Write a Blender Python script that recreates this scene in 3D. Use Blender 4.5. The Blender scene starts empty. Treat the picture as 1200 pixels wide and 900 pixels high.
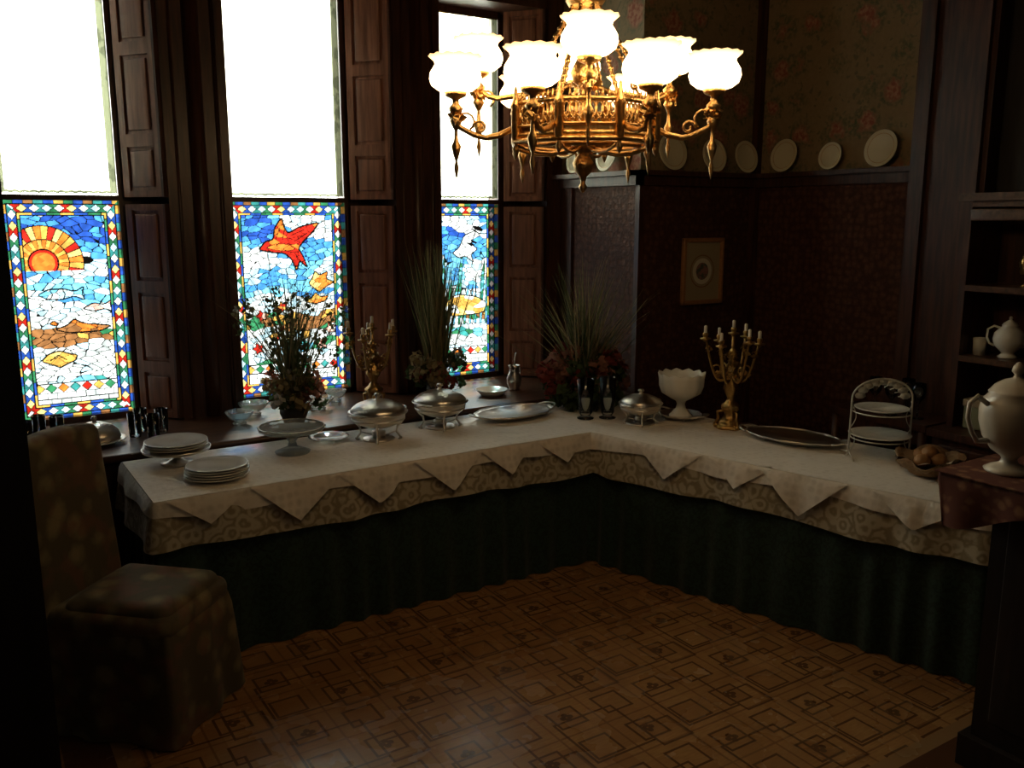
import bpy, math, random
import numpy as np
from mathutils import Vector, Matrix, Euler
R = random.Random(7)
pi = math.pi
S = bpy.context.scene

# ------------------------------------------------------------------ materials
class NT:
    def __init__(s, name):
        s.mat = bpy.data.materials.new(name); s.mat.use_nodes = True
        s.t = s.mat.node_tree; s.t.nodes.clear()
        s.out = s.t.nodes.new('ShaderNodeOutputMaterial')
    def n(s, typ, **kw):
        nd = s.t.nodes.new(typ)
        for k, v in kw.items(): setattr(nd, k, v)
        return nd
    def l(s, a, b): s.t.links.new(a, b)
    def m(s, op, a, b=None, c=None):
        nd = s.n('ShaderNodeMath', operation=op)
        for i, x in enumerate((a, b, c)):
            if x is None: continue
            if isinstance(x, (int, float)): nd.inputs[i].default_value = x
            else: s.l(x, nd.inputs[i])
        return nd.outputs[0]
    def mix(s, fac, a, b):
        nd = s.n('ShaderNodeMix', data_type='RGBA')
        for i, x in ((0, fac), (6, a), (7, b)):
            if isinstance(x, (int, float)): nd.inputs[i].default_value = x
            elif isinstance(x, tuple): nd.inputs[i].default_value = (*x, 1)
            else: s.l(x, nd.inputs[i])
        return nd.outputs[2]
    def coord(s, kind='Object'):
        return s.n('ShaderNodeTexCoord').outputs[kind]
    def noise(s, co, scale, detail=3):
        nd = s.n('ShaderNodeTexNoise'); nd.inputs['Scale'].default_value = scale
        nd.inputs['Detail'].default_value = detail; s.l(co, nd.inputs['Vector']); return nd.outputs['Fac']
    def vor(s, co, scale, feature='F1', out='Distance', rnd=1.0):
        nd = s.n('ShaderNodeTexVoronoi', feature=feature); nd.inputs['Scale'].default_value = scale
        nd.inputs['Randomness'].default_value = rnd
        s.l(co, nd.inputs['Vector']); return nd.outputs[out]
    def ramp(s, fac, p0, p1):
        nd = s.n('ShaderNodeMapRange'); nd.inputs[1].default_value = p0; nd.inputs[2].default_value = p1
        s.l(fac, nd.inputs[0]); return nd.outputs[0]
    def scalevec(s, co, v):
        nd = s.n('ShaderNodeMapping'); nd.inputs['Scale'].default_value = v; s.l(co, nd.inputs[0]); return nd.outputs[0]
    def princ(s, col, rough=.5, metal=0, bump=None, bs=.3, bd=.01, **kw):
        p = s.n('ShaderNodeBsdfPrincipled')
        if isinstance(col, tuple): p.inputs['Base Color'].default_value = (*col, 1)
        else: s.l(col, p.inputs['Base Color'])
        if isinstance(rough, (int, float)): p.inputs['Roughness'].default_value = rough
        else: s.l(rough, p.inputs['Roughness'])
        p.inputs['Metallic'].default_value = metal
        for k, v in kw.items(): p.inputs[k.replace('_', ' ')].default_value = v
        if bump is not None:
            b = s.n('ShaderNodeBump'); b.inputs['Strength'].default_value = bs; b.inputs['Distance'].default_value = bd
            s.l(bump, b.inputs['Height']); s.l(b.outputs[0], p.inputs['Normal'])
        s.l(p.outputs[0], s.out.inputs[0]); return p

def simple(name, col, rough=.5, metal=0, var=.25, scale=8, bs=.0, bscale=60, **kw):
    t = NT(name); co = t.coord()
    f = t.noise(co, scale)
    c2 = tuple(c * (1 - var) for c in col); c1 = tuple(min(1, c * (1 + var)) for c in col)
    c = t.mix(f, c2, c1)
    bump = t.noise(co, bscale) if bs else None
    t.princ(c, rough, metal, bump, bs, **kw)
    return t.mat

def wood(name, c1, c2, rough=.35, scale=(14, 14, 1.2), coat=.3):
    t = NT(name); co = t.scalevec(t.coord(), scale)
    f = t.noise(co, 3, 5)
    f = t.ramp(f, .35, .65)
    t.princ(t.mix(f, c1, c2), rough, 0, f, .08, .004, Coat_Weight=coat, Coat_Roughness=.25)
    return t.mat

DARK = wood('dark_mahogany', (.036, .012, .006), (.095, .032, .016), .4, coat=.10)
SHUT = wood('shutter_wood', (.15, .055, .027), (.29, .115, .06), .4, coat=.15)
SILLW = wood('sill_wood', (.06, .026, .013), (.13, .06, .03), .35, (1.5, 14, 14))
BLACKW = wood('black_oak', (.006, .003, .002), (.015, .008, .005), .5, coat=.0)
SILVER = simple('silver_plate', (.74, .70, .64), .3, 1, .12, 20, .15, 70)
BRASS = simple('antique_brass', (.50, .31, .11), .34, 1, .35, 40, .3, 90)
GILT = simple('gilt_brass', (.66, .40, .15), .32, 1, .35, 40, .35, 90)
CHINA = simple('white_china', (.74, .73, .68), .2, 0, .03, 5)
PLATEM = simple('cream_plate', (.84, .76, .54), .3, 0, .05, 5)
MILK = simple('milk_glass', (.85, .83, .76), .18, 0, .03, 5)
CANDLE = simple('candle_wax', (.8, .75, .62), .5, 0, .03, 5)

def cloth_white():
    t = NT('white_damask'); co = t.coord()
    v = t.vor(co, 26, rnd=.4); n = t.noise(co, 45, 3); w = t.noise(t.scalevec(co, (1, 2.2, 1)), 6, 4)
    f = t.ramp(t.m('ADD', v, t.m('MULTIPLY', n, .4)), .4, .75)
    t.princ(t.mix(f, (.72, .66, .57), (.86, .80, .71)), .75, 0, t.m('ADD', w, t.m('MULTIPLY', n, .15)), .5, .02, Sheen_Weight=.2); return t.mat
def cloth_taupe():
    t = NT('taupe_damask'); co = t.coord()
    n = t.noise(co, 13, 4); v = t.vor(co, 15)
    f = t.ramp(t.m('ABSOLUTE', t.m('SUBTRACT', t.m('FRACT', t.m('MULTIPLY', t.m('ADD', n, v), 2.2)), .5)), .10, .34)
    t.princ(t.mix(f, (.30, .25, .155), (.52, .47, .35)), .7, 0, f, .12, .002, Sheen_Weight=.2); return t.mat
def cloth_green():
    t = NT('green_jacquard'); co = t.coord()
    n = t.noise(co, 22, 4)
    f = t.ramp(t.m('ABSOLUTE', t.m('SUBTRACT', t.m('FRACT', t.m('MULTIPLY', n, 5)), .5)), .15, .3)
    t.princ(t.mix(f, (.008, .026, .016), (.018, .050, .032)), .65, 0, f, .1, .002, Sheen_Weight=.15); return t.mat
def cloth_chair():
    t = NT('floral_upholstery'); co = t.coord()
    v = t.vor(co, 9); n = t.noise(co, 16, 4)
    f = t.ramp(t.m('ADD', v, t.m('MULTIPLY', n, .5)), .45, .75)
    g = t.ramp(t.noise(co, 9, 2), .5, .62)
    base = t.mix(f, (.22, .175, .085), (.085, .066, .032))
    t.princ(t.mix(t.m('MULTIPLY', g, .6), base, (.17, .07, .04)), .85, 0, n, .25, .006, Sheen_Weight=.1); return t.mat
def cloth_brown():
    t = NT('brown_brocade'); co = t.coord()
    v = t.vor(co, 22); n = t.noise(co, 30, 3)
    f = t.ramp(t.m('ADD', v, t.m('MULTIPLY', n, .5)), .45, .7)
    t.princ(t.mix(f, (.26, .13, .065), (.12, .035, .02)), .8, 0, n, .2, .004); return t.mat
WHITECL, TAUPE, GREEN, CHAIRM, BROCADE = cloth_white(), cloth_taupe(), cloth_green(), cloth_chair(), cloth_brown()

def wallpaper():
    t = NT('rose_wallpaper'); co = t.coord()
    wob = t.n('ShaderNodeVectorMath', operation='ADD')
    nz = t.n('ShaderNodeTexNoise'); nz.inputs['Scale'].default_value = 11; nz.inputs['Detail'].default_value = 4; t.l(co, nz.inputs['Vector'])
    sc = t.n('ShaderNodeVectorMath', operation='SCALE'); sc.inputs['Scale'].default_value = .14
    t.l(nz.outputs['Color'], sc.inputs[0]); t.l(co, wob.inputs[0]); t.l(sc.outputs[0], wob.inputs[1])
    v = t.vor(wob.outputs[0], 4.4, rnd=.45)
    rose = t.m('SUBTRACT', 1, t.ramp(v, .32, .44))
    leaf = t.m('SUBTRACT', 1, t.ramp(v, .45, .6))
    sp = t.ramp(t.noise(co, 40, 4), .40, .6)
    small = t.m('SUBTRACT', 1, t.ramp(t.vor(wob.outputs[0], 17), .2, .3))
    base = t.mix(t.noise(co, 30), (.27, .19, .095), (.37, .27, .15))
    base = t.mix(t.m('MULTIPLY', small, .7), base, (.14, .14, .075))
    base = t.mix(t.m('MULTIPLY', t.m('MULTIPLY', leaf, sp), .8), base, (.09, .12, .055))
    r = t.mix(sp, (.36, .09, .055), (.58, .30, .19))
    t.princ(t.mix(t.m('MULTIPLY', rose, .9), base, r), .75); return t.mat
PAPER = wallpaper()

def lincrusta():
    t = NT('embossed_leather_panel'); co = t.coord()
    v = t.vor(co, 22, rnd=.6); n = t.noise(co, 34, 4)
    v2 = t.vor(co, 55, rnd=.7)
    h = t.m('ADD', t.m('MULTIPLY', t.ramp(v, .2, .6), .5), t.m('ADD', t.m('MULTIPLY', v2, .4), t.m('MULTIPLY', n, .5)))
    c = t.mix(t.ramp(h, .25, 1.0), (.16, .066, .042), (.065, .026, .018))
    t.princ(c, .55, 0, h, .55, .008, Specular_IOR_Level=.3, Specular_Tint=(1, .72, .56, 1)); return t.mat
LINC = lincrusta()

def floor_mat():
    t = NT('inlaid_floor'); co = t.coord()
    sp = t.n('ShaderNodeSeparateXYZ'); t.l(co, sp.inputs[0]); x, y = sp.outputs[0], sp.outputs[1]
    g = .225
    def q(c, per, off):
        return t.m('ABSOLUTE', t.m('SUBTRACT', t.m('FRACT', t.m('ADD', t.m('DIVIDE', c, per), off + 40)), .5))
    qx, qy = q(x, g, 0), q(y, g, 0)
    ch = t.m('MAXIMUM', qx, qy)
    L1 = t.m('LESS_THAN', t.m('ABSOLUTE', t.m('SUBTRACT', ch, .27)), .024)
    rx, ry = q(x, 2*g, .11), q(y, 2*g, .11)
    L2 = t.m('LESS_THAN', t.m('ABSOLUTE', t.m('SUBTRACT', t.m('MAXIMUM', rx, ry), .31)), .012)
    L3 = t.m('GREATER_THAN', ch, .48)
    sx, sy = q(x, 2*g, .64), q(y, 2*g, .36)
    L4 = t.m('LESS_THAN', t.m('ABSOLUTE', t.m('SUBTRACT', t.m('MAXIMUM', sx, sy), .16)), .011)
    def hyp(a, b): return t.m('SQRT', t.m('ADD', t.m('MULTIPLY', a, a), t.m('MULTIPLY', b, b)))
    c1 = hyp(t.m('SUBTRACT', qx, .075), qy); c2 = hyp(qx, t.m('SUBTRACT', qy, .075))
    clov = t.m('LESS_THAN', t.m('MINIMUM', c1, c2), .058)
    ck = t.n('ShaderNodeTexChecker'); ck.inputs['Scale'].default_value = 1 / g
    ck.inputs[1].default_value = (1, 1, 1, 1); ck.inputs[2].default_value = (0, 0, 0, 1)
    mp = t.n('ShaderNodeMapping'); mp.inputs['Location'].default_value = (0, 0, .1); t.l(co, mp.inputs[0]); t.l(mp.outputs[0], ck.inputs[0])
    clov = t.m('MULTIPLY', clov, ck.outputs[1])
    dark = t.m('MAXIMUM', t.m('MAXIMUM', L1, L2), t.m('MAXIMUM', clov, L4))
    cell = t.vor(co, 1/(g*.5), out='Color', rnd=0)
    sc = t.n('ShaderNodeSeparateColor'); t.l(cell, sc.inputs[0])
    base = t.mix(sc.outputs[0], (.36, .18, .062), (.50, .275, .105))
    base = t.mix(t.noise(t.scalevec(co, (6, 40, 6)), 3, 3), (.26, .12, .042), base)
    base = t.mix(t.m('MULTIPLY', L3, .6), base, (.15, .06, .02))
    col = t.mix(t.m('MULTIPLY', dark, .80), base, (.065, .026, .011))
    def band(c, a, b): return t.m('MULTIPLY', t.m('GREATER_THAN', c, a), t.m('LESS_THAN', c, b))
    outer = t.m('MAXIMUM', t.m('LESS_THAN', x, .42), t.m('LESS_THAN', y, 1.74))
    col = t.mix(outer, col, (.10, .042, .02))
    st = t.m('MAXIMUM', t.m('MULTIPLY', band(x, .36, .42), t.m('GREATER_THAN', y, 1.68)), t.m('MULTIPLY', band(y, 1.68, 1.74), t.m('GREATER_THAN', x, .36)))
    col = t.mix(st, col, (.30, .17, .075))
    col = t.mix(band(x, .16, .2), col, (.28, .15, .06))
    rgh = t.ramp(t.noise(co, 5, 3), -.3, 1.6)
    rr = t.m('MULTIPLY', rgh, .62)
    t.princ(col, rr, 0, dark, .06, .002); return t.mat
FLOORM = floor_mat()

def clear_glass(name, tint=(.9, .93, .93), milky=0.0):
    t = NT(name)
    a = t.n('ShaderNodeBsdfTransparent'); a.inputs[0].default_value = (*tint, 1)
    g = t.n('ShaderNodeBsdfGlossy'); g.inputs['Roughness'].default_value = .06
    fr = t.n('ShaderNodeFresnel'); fr.inputs[0].default_value = 1.5
    f2 = t.m('ADD', t.m('MULTIPLY', fr.outputs[0], 1.2), .03)
    mx = t.n('ShaderNodeMixShader'); t.l(f2, mx.inputs[0]); t.l(a.outputs[0], mx.inputs[1]); t.l(g.outputs[0], mx.inputs[2])
    o = mx.outputs[0]
    if milky:
        d = t.n('ShaderNodeBsdfTranslucent'); d.inputs[0].default_value = (.8, .82, .8, 1)
        d2 = t.n('ShaderNodeBsdfDiffuse'); d2.inputs[0].default_value = (.8, .82, .8, 1)
        m3 = t.n('ShaderNodeMixShader'); t.l(d.outputs[0], m3.inputs[1]); t.l(d2.outputs[0], m3.inputs[2])
        m2 = t.n('ShaderNodeMixShader'); m2.inputs[0].default_value = milky; t.l(o, m2.inputs[1]); t.l(m3.outputs[0], m2.inputs[2]); o = m2.outputs[0]
    t.l(o, t.out.inputs[0]); return t.mat
GLASS = clear_glass('clear_glass')
CUTG = clear_glass('cut_glass', (.85, .88, .86), .25)

def stained_mat():
    t = NT('stained_glass')
    at = t.n('ShaderNodeAttribute', attribute_name='glass_col')
    tr = t.n('ShaderNodeBsdfTransparent'); t.l(at.outputs['Color'], tr.inputs[0])
    g = t.n('ShaderNodeBsdfGlossy'); g.inputs['Roughness'].default_value = .25
    mx = t.n('ShaderNodeMixShader'); mx.inputs[0].default_value = .03
    t.l(tr.outputs[0], mx.inputs[1]); t.l(g.outputs[0], mx.inputs[2]); t.l(mx.outputs[0], t.out.inputs[0]); return t.mat
STAINED = stained_mat()

def curtain_mat(name, ca, cb):
    t = NT(name); co = t.coord()
    v = t.vor(co, 9, rnd=.8); n = t.noise(co, 26, 4)
    f = t.ramp(t.m('ADD', v, n), .85, 1.0)
    col = t.mix(f, ca, cb)
    tl = t.n('ShaderNodeBsdfTranslucent'); t.l(col, tl.inputs[0])
    df = t.n('ShaderNodeBsdfDiffuse'); t.l(col, df.inputs[0])
    m1 = t.n('ShaderNodeMixShader'); m1.inputs[0].default_value = .15
    t.l(tl.outputs[0], m1.inputs[1]); t.l(df.outputs[0], m1.inputs[2])
    tr = t.n('ShaderNodeBsdfTransparent'); t.l(col, tr.inputs[0])
    mx = t.n('ShaderNodeMixShader'); mx.inputs[0].default_value = .55
    t.l(m1.outputs[0], mx.inputs[1]); t.l(tr.outputs[0], mx.inputs[2]); t.l(mx.outputs[0], t.out.inputs[0]); return t.mat
CURT = curtain_mat('lace_curtain', (.7, .74, .62), (.85, .86, .8))
CURTE = curtain_mat('lace_curtain_edge', (.05, .056, .035), (.10, .11, .07))

def globe_mat():
    t = NT('lit_opal_shade'); co = t.coord()
    sp = t.n('ShaderNodeSeparateXYZ'); t.l(co, sp.inputs[0])
    d = t.m('ABSOLUTE', t.m('SUBTRACT', sp.outputs[2], .058))
    f = t.ramp(d, .022, .075)
    col = t.mix(f, (1.0, .70, .36), (1.0, .60, .25))
    st = t.m('SUBTRACT', 9.0, t.m('MULTIPLY', f, 7.7))
    e = t.n('ShaderNodeEmission'); t.l(col, e.inputs[0]); t.l(st, e.inputs[1])
    df = t.n('ShaderNodeBsdfDiffuse'); df.inputs[0].default_value = (.5, .38, .22, 1)
    ad = t.n('ShaderNodeAddShader'); t.l(e.outputs[0], ad.inputs[0]); t.l(df.outputs[0], ad.inputs[1])
    t.l(ad.outputs[0], t.out.inputs[0]); return t.mat
GLOBE = globe_mat()

def leafm(name, col):
    t = NT(name)
    c = t.mix(t.noise(t.coord(), 12), tuple(k*.6 for k in col), col)
    tl = t.n('ShaderNodeBsdfTranslucent'); t.l(c, tl.inputs[0])
    df = t.n('ShaderNodeBsdfDiffuse'); t.l(c, df.inputs[0])
    mx = t.n('ShaderNodeMixShader'); mx.inputs[0].default_value = .45
    t.l(df.outputs[0], mx.inputs[1]); t.l(tl.outputs[0], mx.inputs[2]); t.l(mx.outputs[0], t.out.inputs[0]); return t.mat
GRASS = leafm('dry_grass', (.26, .24, .11)); LEAF = leafm('green_leaf', (.11, .15, .06))
STRAW = leafm('straw', (.44, .35, .18)); BURG = leafm('burgundy_petal', (.36, .08, .06))
PINK = leafm('dusty_pink_petal', (.52, .25, .17)); WHITEP = leafm('white_petal', (.7, .65, .55))
POTM = simple('dark_pot', (.03, .022, .018), .4)
WICK = simple('wicker', (.34, .21, .11), .7, 0, .5, 60, .5, 120)

# ------------------------------------------------------------------ mesh builder
class B:
    def __init__(s): s.v = []; s.f = []; s.mi = []; s.sm = []; s.mats = []
    def add(s, vs, fs, mat, smooth=True, T=None):
        if mat not in s.mats: s.mats.append(mat)
        k = s.mats.index(mat); o = len(s.v)
        for p in vs:
            p = Vector(p)
            if T is not None: p = T @ p
            s.v.append(tuple(p))
        for f in fs:
            s.f.append([i + o for i in f]); s.mi.append(k); s.sm.append(smooth)
    def lathe(s, prof, mat, c=(0, 0, 0), seg=32, wave=None, T=None, sx=1, sy=1):
        vs = []; fs = []; n = len(prof)
        for i, (r, z) in enumerate(prof):
            for j in range(seg):
                th = 2 * pi * j / seg; rr = max(r, 1e-4)
                dz = 0
                if wave: k = wave(th, i); rr *= k[0]; dz = k[1]
                vs.append((c[0] + rr * math.cos(th) * sx, c[1] + rr * math.sin(th) * sy, c[2] + z + dz))
        for i in range(n - 1):
            for j in range(seg):
                a = i * seg + j; b = i * seg + (j + 1) % seg
                fs.append((a, b, b + seg, a + seg))
        s.add(vs, fs, mat, True, T)
    def box(s, x0, x1, y0, y1, z0, z1, mat, T=None):
        vs = [(x, y, z) for x in (x0, x1) for y in (y0, y1) for z in (z0, z1)]
        fs = [(0, 1, 3, 2), (4, 6, 7, 5), (0, 4, 5, 1), (2, 3, 7, 6), (0, 2, 6, 4), (1, 5, 7, 3)]
        s.add(vs, fs, mat, False, T)
    def bbox(s, x0, x1, y0, y1, z0, z1, mat, r=.01, T=None):
        "box with rounded edges"
        c = ((x0+x1)/2, (y0+y1)/2, (z0+z1)/2); h = ((x1-x0)/2, (y1-y0)/2, (z1-z0)/2)
        r = min(r, min(h) * .98)
        def ax(hh):
            m = hh - r; e = [hh - r*k/3 for k in range(3)]
            mid = [m * k / 3 for k in range(-3, 4)]
            return [-q for q in e] + mid + e[::-1]
        A = [ax(q) for q in h]
        for d in range(3):
            u, w = (d + 1) % 3, (d + 2) % 3
            for sg in (-1, 1):
                vs = []; nu, nw = len(A[u]), len(A[w])
                for a in A[u]:
                    for b in A[w]:
                        p = [0, 0, 0]; p[d] = sg * h[d]; p[u] = a; p[w] = b
                        inn = Vector([max(-(h[k]-r), min(h[k]-r, p[k])) for k in range(3)])
                        dr = Vector(p) - inn; dr.normalize()
                        q = inn + dr * r + Vector(c); vs.append(q)
                fs = [(i*nw+j, (i+1)*nw+j, (i+1)*nw+j+1, i*nw+j+1) for i in range(nu-1) for j in range(nw-1)]
                s.add(vs, fs, mat, True, T)
    def tube(s, pts, r, mat, seg=8, T=None, closed=False):
        P = [Vector(p) for p in pts]; n = len(P)
        rs = r if isinstance(r, (list, tuple)) else [r] * n
        vs = []; fs = []; ref = None
        for i in range(n):
            if closed: d = P[(i+1) % n] - P[i-1]
            else: d = P[min(i+1, n-1)] - P[max(i-1, 0)]
            d.normalize()
            if ref is None:
                ref = Vector((0, 0, 1)) if abs(d.z) < .9 else Vector((1, 0, 0))
            a = ref - d * ref.dot(d); a.normalize(); ref = a; b = d.cross(a)
            for j in range(seg):
                th = 2*pi*j/seg
                vs.append(P[i] + (a * math.cos(th) + b * math.sin(th)) * rs[i])
        m = n if closed else n - 1
        for i in range(m):
            for j in range(seg):
                k = (i+1) % n
                fs.append((i*seg+j, i*seg+(j+1) % seg, k*seg+(j+1) % seg, k*seg+j))
        if not closed:
            fs.append(tuple(range(seg))); fs.append(tuple((n-1)*seg+j for j in range(seg)))
        s.add(vs, fs, mat, True, T)
    def sph(s, c, r, mat, sc=(1, 1, 1), seg=12, T=None):
        n = 8; prof = [(r*math.sin(pi*i/n), -r*math.cos(pi*i/n)) for i in range(n+1)]
        vs = []; fs = []
        for (rr, z) in prof:
            for j in range(seg):
                th = 2*pi*j/seg; rr2 = max(rr, 1e-4)
                vs.append((c[0]+rr2*math.cos(th)*sc[0], c[1]+rr2*math.sin(th)*sc[1], c[2]+z*sc[2]))
        for i in range(n):
            for j in range(seg):
                a = i*seg+j; b = i*seg+(j+1) % seg; fs.append((a, b, b+seg, a+seg))
        s.add(vs, fs, mat, True, T)
    def grid(s, fn, nu, nv, mat, T=None, smooth=True):
        vs = [fn(i/nu, j/nv) for i in range(nu+1) for j in range(nv+1)]
        fs = [(i*(nv+1)+j, (i+1)*(nv+1)+j, (i+1)*(nv+1)+j+1, i*(nv+1)+j+1) for i in range(nu) for j in range(nv)]
        s.add(vs, fs, mat, smooth, T)
    def blade(s, base, az, lean, L, w, bend, mat, n=6, T=None):
        base = Vector(base); vs = []; p = base.copy(); ang = lean
        fz = az + R.uniform(-1.2, 1.2)
        side = Vector((-math.sin(fz), math.cos(fz), 0))
        for i in range(n+1):
            t = i/n; ww = w * (1 - t**1.6) * .5 + .0006
            vs += [p - side*ww, p + side*ww]
            d = Vector((math.cos(az)*math.sin(ang), math.sin(az)*math.sin(ang), math.cos(ang)))
            p = p + d * (L/n); ang += bend/n
        s.add(vs, [(2*i, 2*i+1, 2*i+3, 2*i+2) for i in range(n)], mat, True, T)
        return p
    def petals(s, c, r, n, mat, size, T=None):
        for _ in range(n):
            d = Vector((R.gauss(0, 1), R.gauss(0, 1), R.gauss(0, 1))).normalized()
            q = Vector(c) + d * r * R.uniform(.6, 1)
            a = d.orthogonal().normalized(); a.rotate(Matrix.Rotation(R.uniform(0, 6.3), 3, d)); b = d.cross(a)
            tl = d * size * R.uniform(-.3, .6)
            s.add([q - a*size*.1, q + b*size*.5 + a*size*.4 + tl*.5, q + a*size + tl, q - b*size*.5 + a*size*.4 + tl*.5], [(0, 1, 2, 3)], mat, False, T)
    def done(s, name, loc=(0, 0, 0), rz=0, parent=None, recalc=True):
        me = bpy.data.meshes.new(name); me.from_pydata(s.v, [], s.f)
        for m in s.mats: me.materials.append(m)
        me.polygons.foreach_set('material_index', s.mi); me.polygons.foreach_set('use_smooth', s.sm)
        me.update()
        if recalc:
            import bmesh
            bm = bmesh.new(); bm.from_mesh(me); bmesh.ops.remove_doubles(bm, verts=bm.verts, dist=1e-5)
            bmesh.ops.recalc_face_normals(bm, faces=bm.faces); bm.to_mesh(me); bm.free()
        o = bpy.data.objects.new(name, me); S.collection.objects.link(o)
        o.location = loc; o.rotation_euler = (0, 0, rz)
        if parent: o.parent = parent
        return o
def empty(name, loc=(0, 0, 0), rz=0):
    e = bpy.data.objects.new(name, None); S.collection.objects.link(e); e.location = loc; e.rotation_euler = (0, 0, rz)
    e.empty_display_size = .1; return e

# ------------------------------------------------------------------ room shell
XL, XR, YN, YW, YB, XS, H = -.6, 4.87, -1.3, 5.62, 4.45, 3.82, 3.6
RAIL = 2.24
b = B(); b.box(XL-.15, XR+.15, YN-.15, YW+.15, -.1, 0, FLOORM); b.done('floor')
b = B(); b.box(XL-.15, XR+.15, YN-.15, YW+.15, H, H+.1, BLACKW); b.done('ceiling')
def wall(name, x0, x1, y0, y1, lo=LINC, hi=PAPER):
    b = B(); b.box(x0, x1, y0, y1, 0, RAIL, lo); b.box(x0, x1, y0, y1, RAIL, H, hi); return b.done(name)
wall('wall_bay_side', XS, XS+.15, YB+.15, YW+.15)
wall('wall_back', XS, XR+.15, YB, YB+.15)
wall('wall_right', XR, XR+.15, YN, YB)
wall('wall_left', XL-.15, XL, YN, YW+.15, BLACKW, BLACKW)
wall('wall_rear', XL, XR, YN-.15, YN, BLACKW, BLACKW)
b = B(); b.box(XL, .043, .75, .87, 0, H, BLACKW); b.box(2.15, XR, .75, .87, 0, H, BLACKW); b.box(.043, 2.15, .75, .87, 2.8, H, BLACKW)
b.done('wall_front')

WIN = [(.29, .92), (1.49, 2.29), (2.86, 3.47)]
ZS, ZM, ZT = .81, 2.04, 3.35
b = B()
b.box(XL, XS, YW, YW+.13, 0, ZS-.03, DARK); b.box(XL, XS, YW, YW+.13, ZT, H, DARK)
xs = [XL] + [q for w in WIN for q in w] + [XS]
for i in range(0, len(xs), 2): b.box(xs[i], xs[i+1], YW, YW+.13, ZS-.03, ZT, DARK)
b.done('wall_window')
def pilaster(name, x0, x1, y0=5.32, y1=YW):
    b = B(); b.box(x0+.012, x1-.012, y0+.012, y1, 0, H, DARK)
    w = x1-x0
    b.box(x0, x0+.05, y0, y1-.005, 0, H, DARK); b.box(x1-.05, x1, y0, y1-.005, 0, H, DARK)
    for q in (x0+.06, x1-.06): b.tube([(q, y0+.012, 0), (q, y0+.012, H)], .011, DARK, 10)
    b.tube([((x0+x1)/2, y0+.03, 0), ((x0+x1)/2, y0+.03, H)], min(.05, w*.14), DARK, 16)
    b.box(x0-.01, x1+.01, y0-.02, y1, 0, .3, DARK)
    b.done(name)
pilaster('trim_1', 1.12, 1.475); pilaster('trim_2', 2.52, 2.85); pilaster('trim_3', -.1, .25)
b = B(); b.box(3.69, XS-.002, 5.30, YW, 0, H, DARK); b.done('trim_4')
b = B(); b.box(XL, XS, 5.32, YW, ZT, H, DARK); b.done('trim_5')

def shutter(xg, xc):
    b = B(); d = Vector((xc-xg, 5.33-5.56, 0)); L = d.length; d.normalize()
    ang = math.atan2(d.y, d.x); T = Matrix.Translation((xg, 5.56, 0)) @ Matrix.Rotation(ang, 4, 'Z')
    for (z0, z1, ps) in ((.79, 2.02, 3), (2.06, ZT, 3)):
        b.box(0, L, -.012, .012, z0, z1, SHUT, T)
        st = .045
        for (a, c) in ((0, st), (L-st, L)): b.box(a, c, -.024, -.012, z0, z1, SHUT, T)
        hs = [z0 + (z1-z0)*f for f in (0, .24, .62, 1)]
        for i, h in enumerate(hs): b.box(st, L-st, -.024, -.012, max(z0, h-.035), min(z1, h+.035), SHUT, T)
        for i in range(3):
            a0, a1 = hs[i]+.055, hs[i+1]-.055
            b.bbox(st+.02, L-st-.02, -.022, -.008, a0, a1, SHUT, .006, T)
        b.box(L-.008, L+.008, -.03, .01, z0, z1, DARK, T)
    b.done('window_shutter')
for (xg, xc) in ((.945, 1.112), (2.315, 2.512), (3.495, 3.682)): shutter(xg, xc)

# ------------------------------------------------------------------ stained glass
C = dict(db=(.02, .08, .44), bl=(.06, .28, .70), cy=(.15, .50, .77), pb=(.42, .66, .82), wh=(.70, .79, .85), gy=(.5, .59, .64), rd=(.48, .02, .012),
         og=(.70, .19, .03), am=(.64, .37, .08), ye=(.76, .58, .20), gn=(.03, .2, .09), tl=(.04, .28, .29), br=(.26, .12, .045), pk=(.62, .38, .33))
C = {k: np.array(v) for k, v in C.items()}
GS = .225
def inpoly(x, y, P):
    r = np.zeros(x.shape, bool); n = len(P)
    for i in range(n):
        x1, y1 = P[i]; x2, y2 = P[(i+1) % n]
        c = ((y1 > y) != (y2 > y)) & (x < (x2-x1)*(y-y1)/(y2-y1+1e-12)+x1)
        r ^= c
    return r
def smoothP(P, it=2):
    for _ in range(it):
        Q = []
        for i in range(len(P)):
            a, b2 = P[i], P[(i+1) % len(P)]
            Q.append((a[0]*.85+b2[0]*.15, a[1]*.85+b2[1]*.15)); Q.append((a[0]*.15+b2[0]*.85, a[1]*.15+b2[1]*.85))
        P = Q
    return P
def near_edge(x, y, P, th, closed=True):
    d = np.full(x.shape, 9.)
    n = len(P)
    for i in range(n if closed else n-1):
        x1, y1 = P[i]; x2, y2 = P[(i+1) % n]
        dx, dy = x2-x1, y2-y1; t = np.clip(((x-x1)*dx+(y-y1)*dy)/(dx*dx+dy*dy+1e-12), 0, 1)
        d = np.minimum(d, np.hypot(x-x1-t*dx, y-y1-t*dy))
    return d < th
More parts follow.
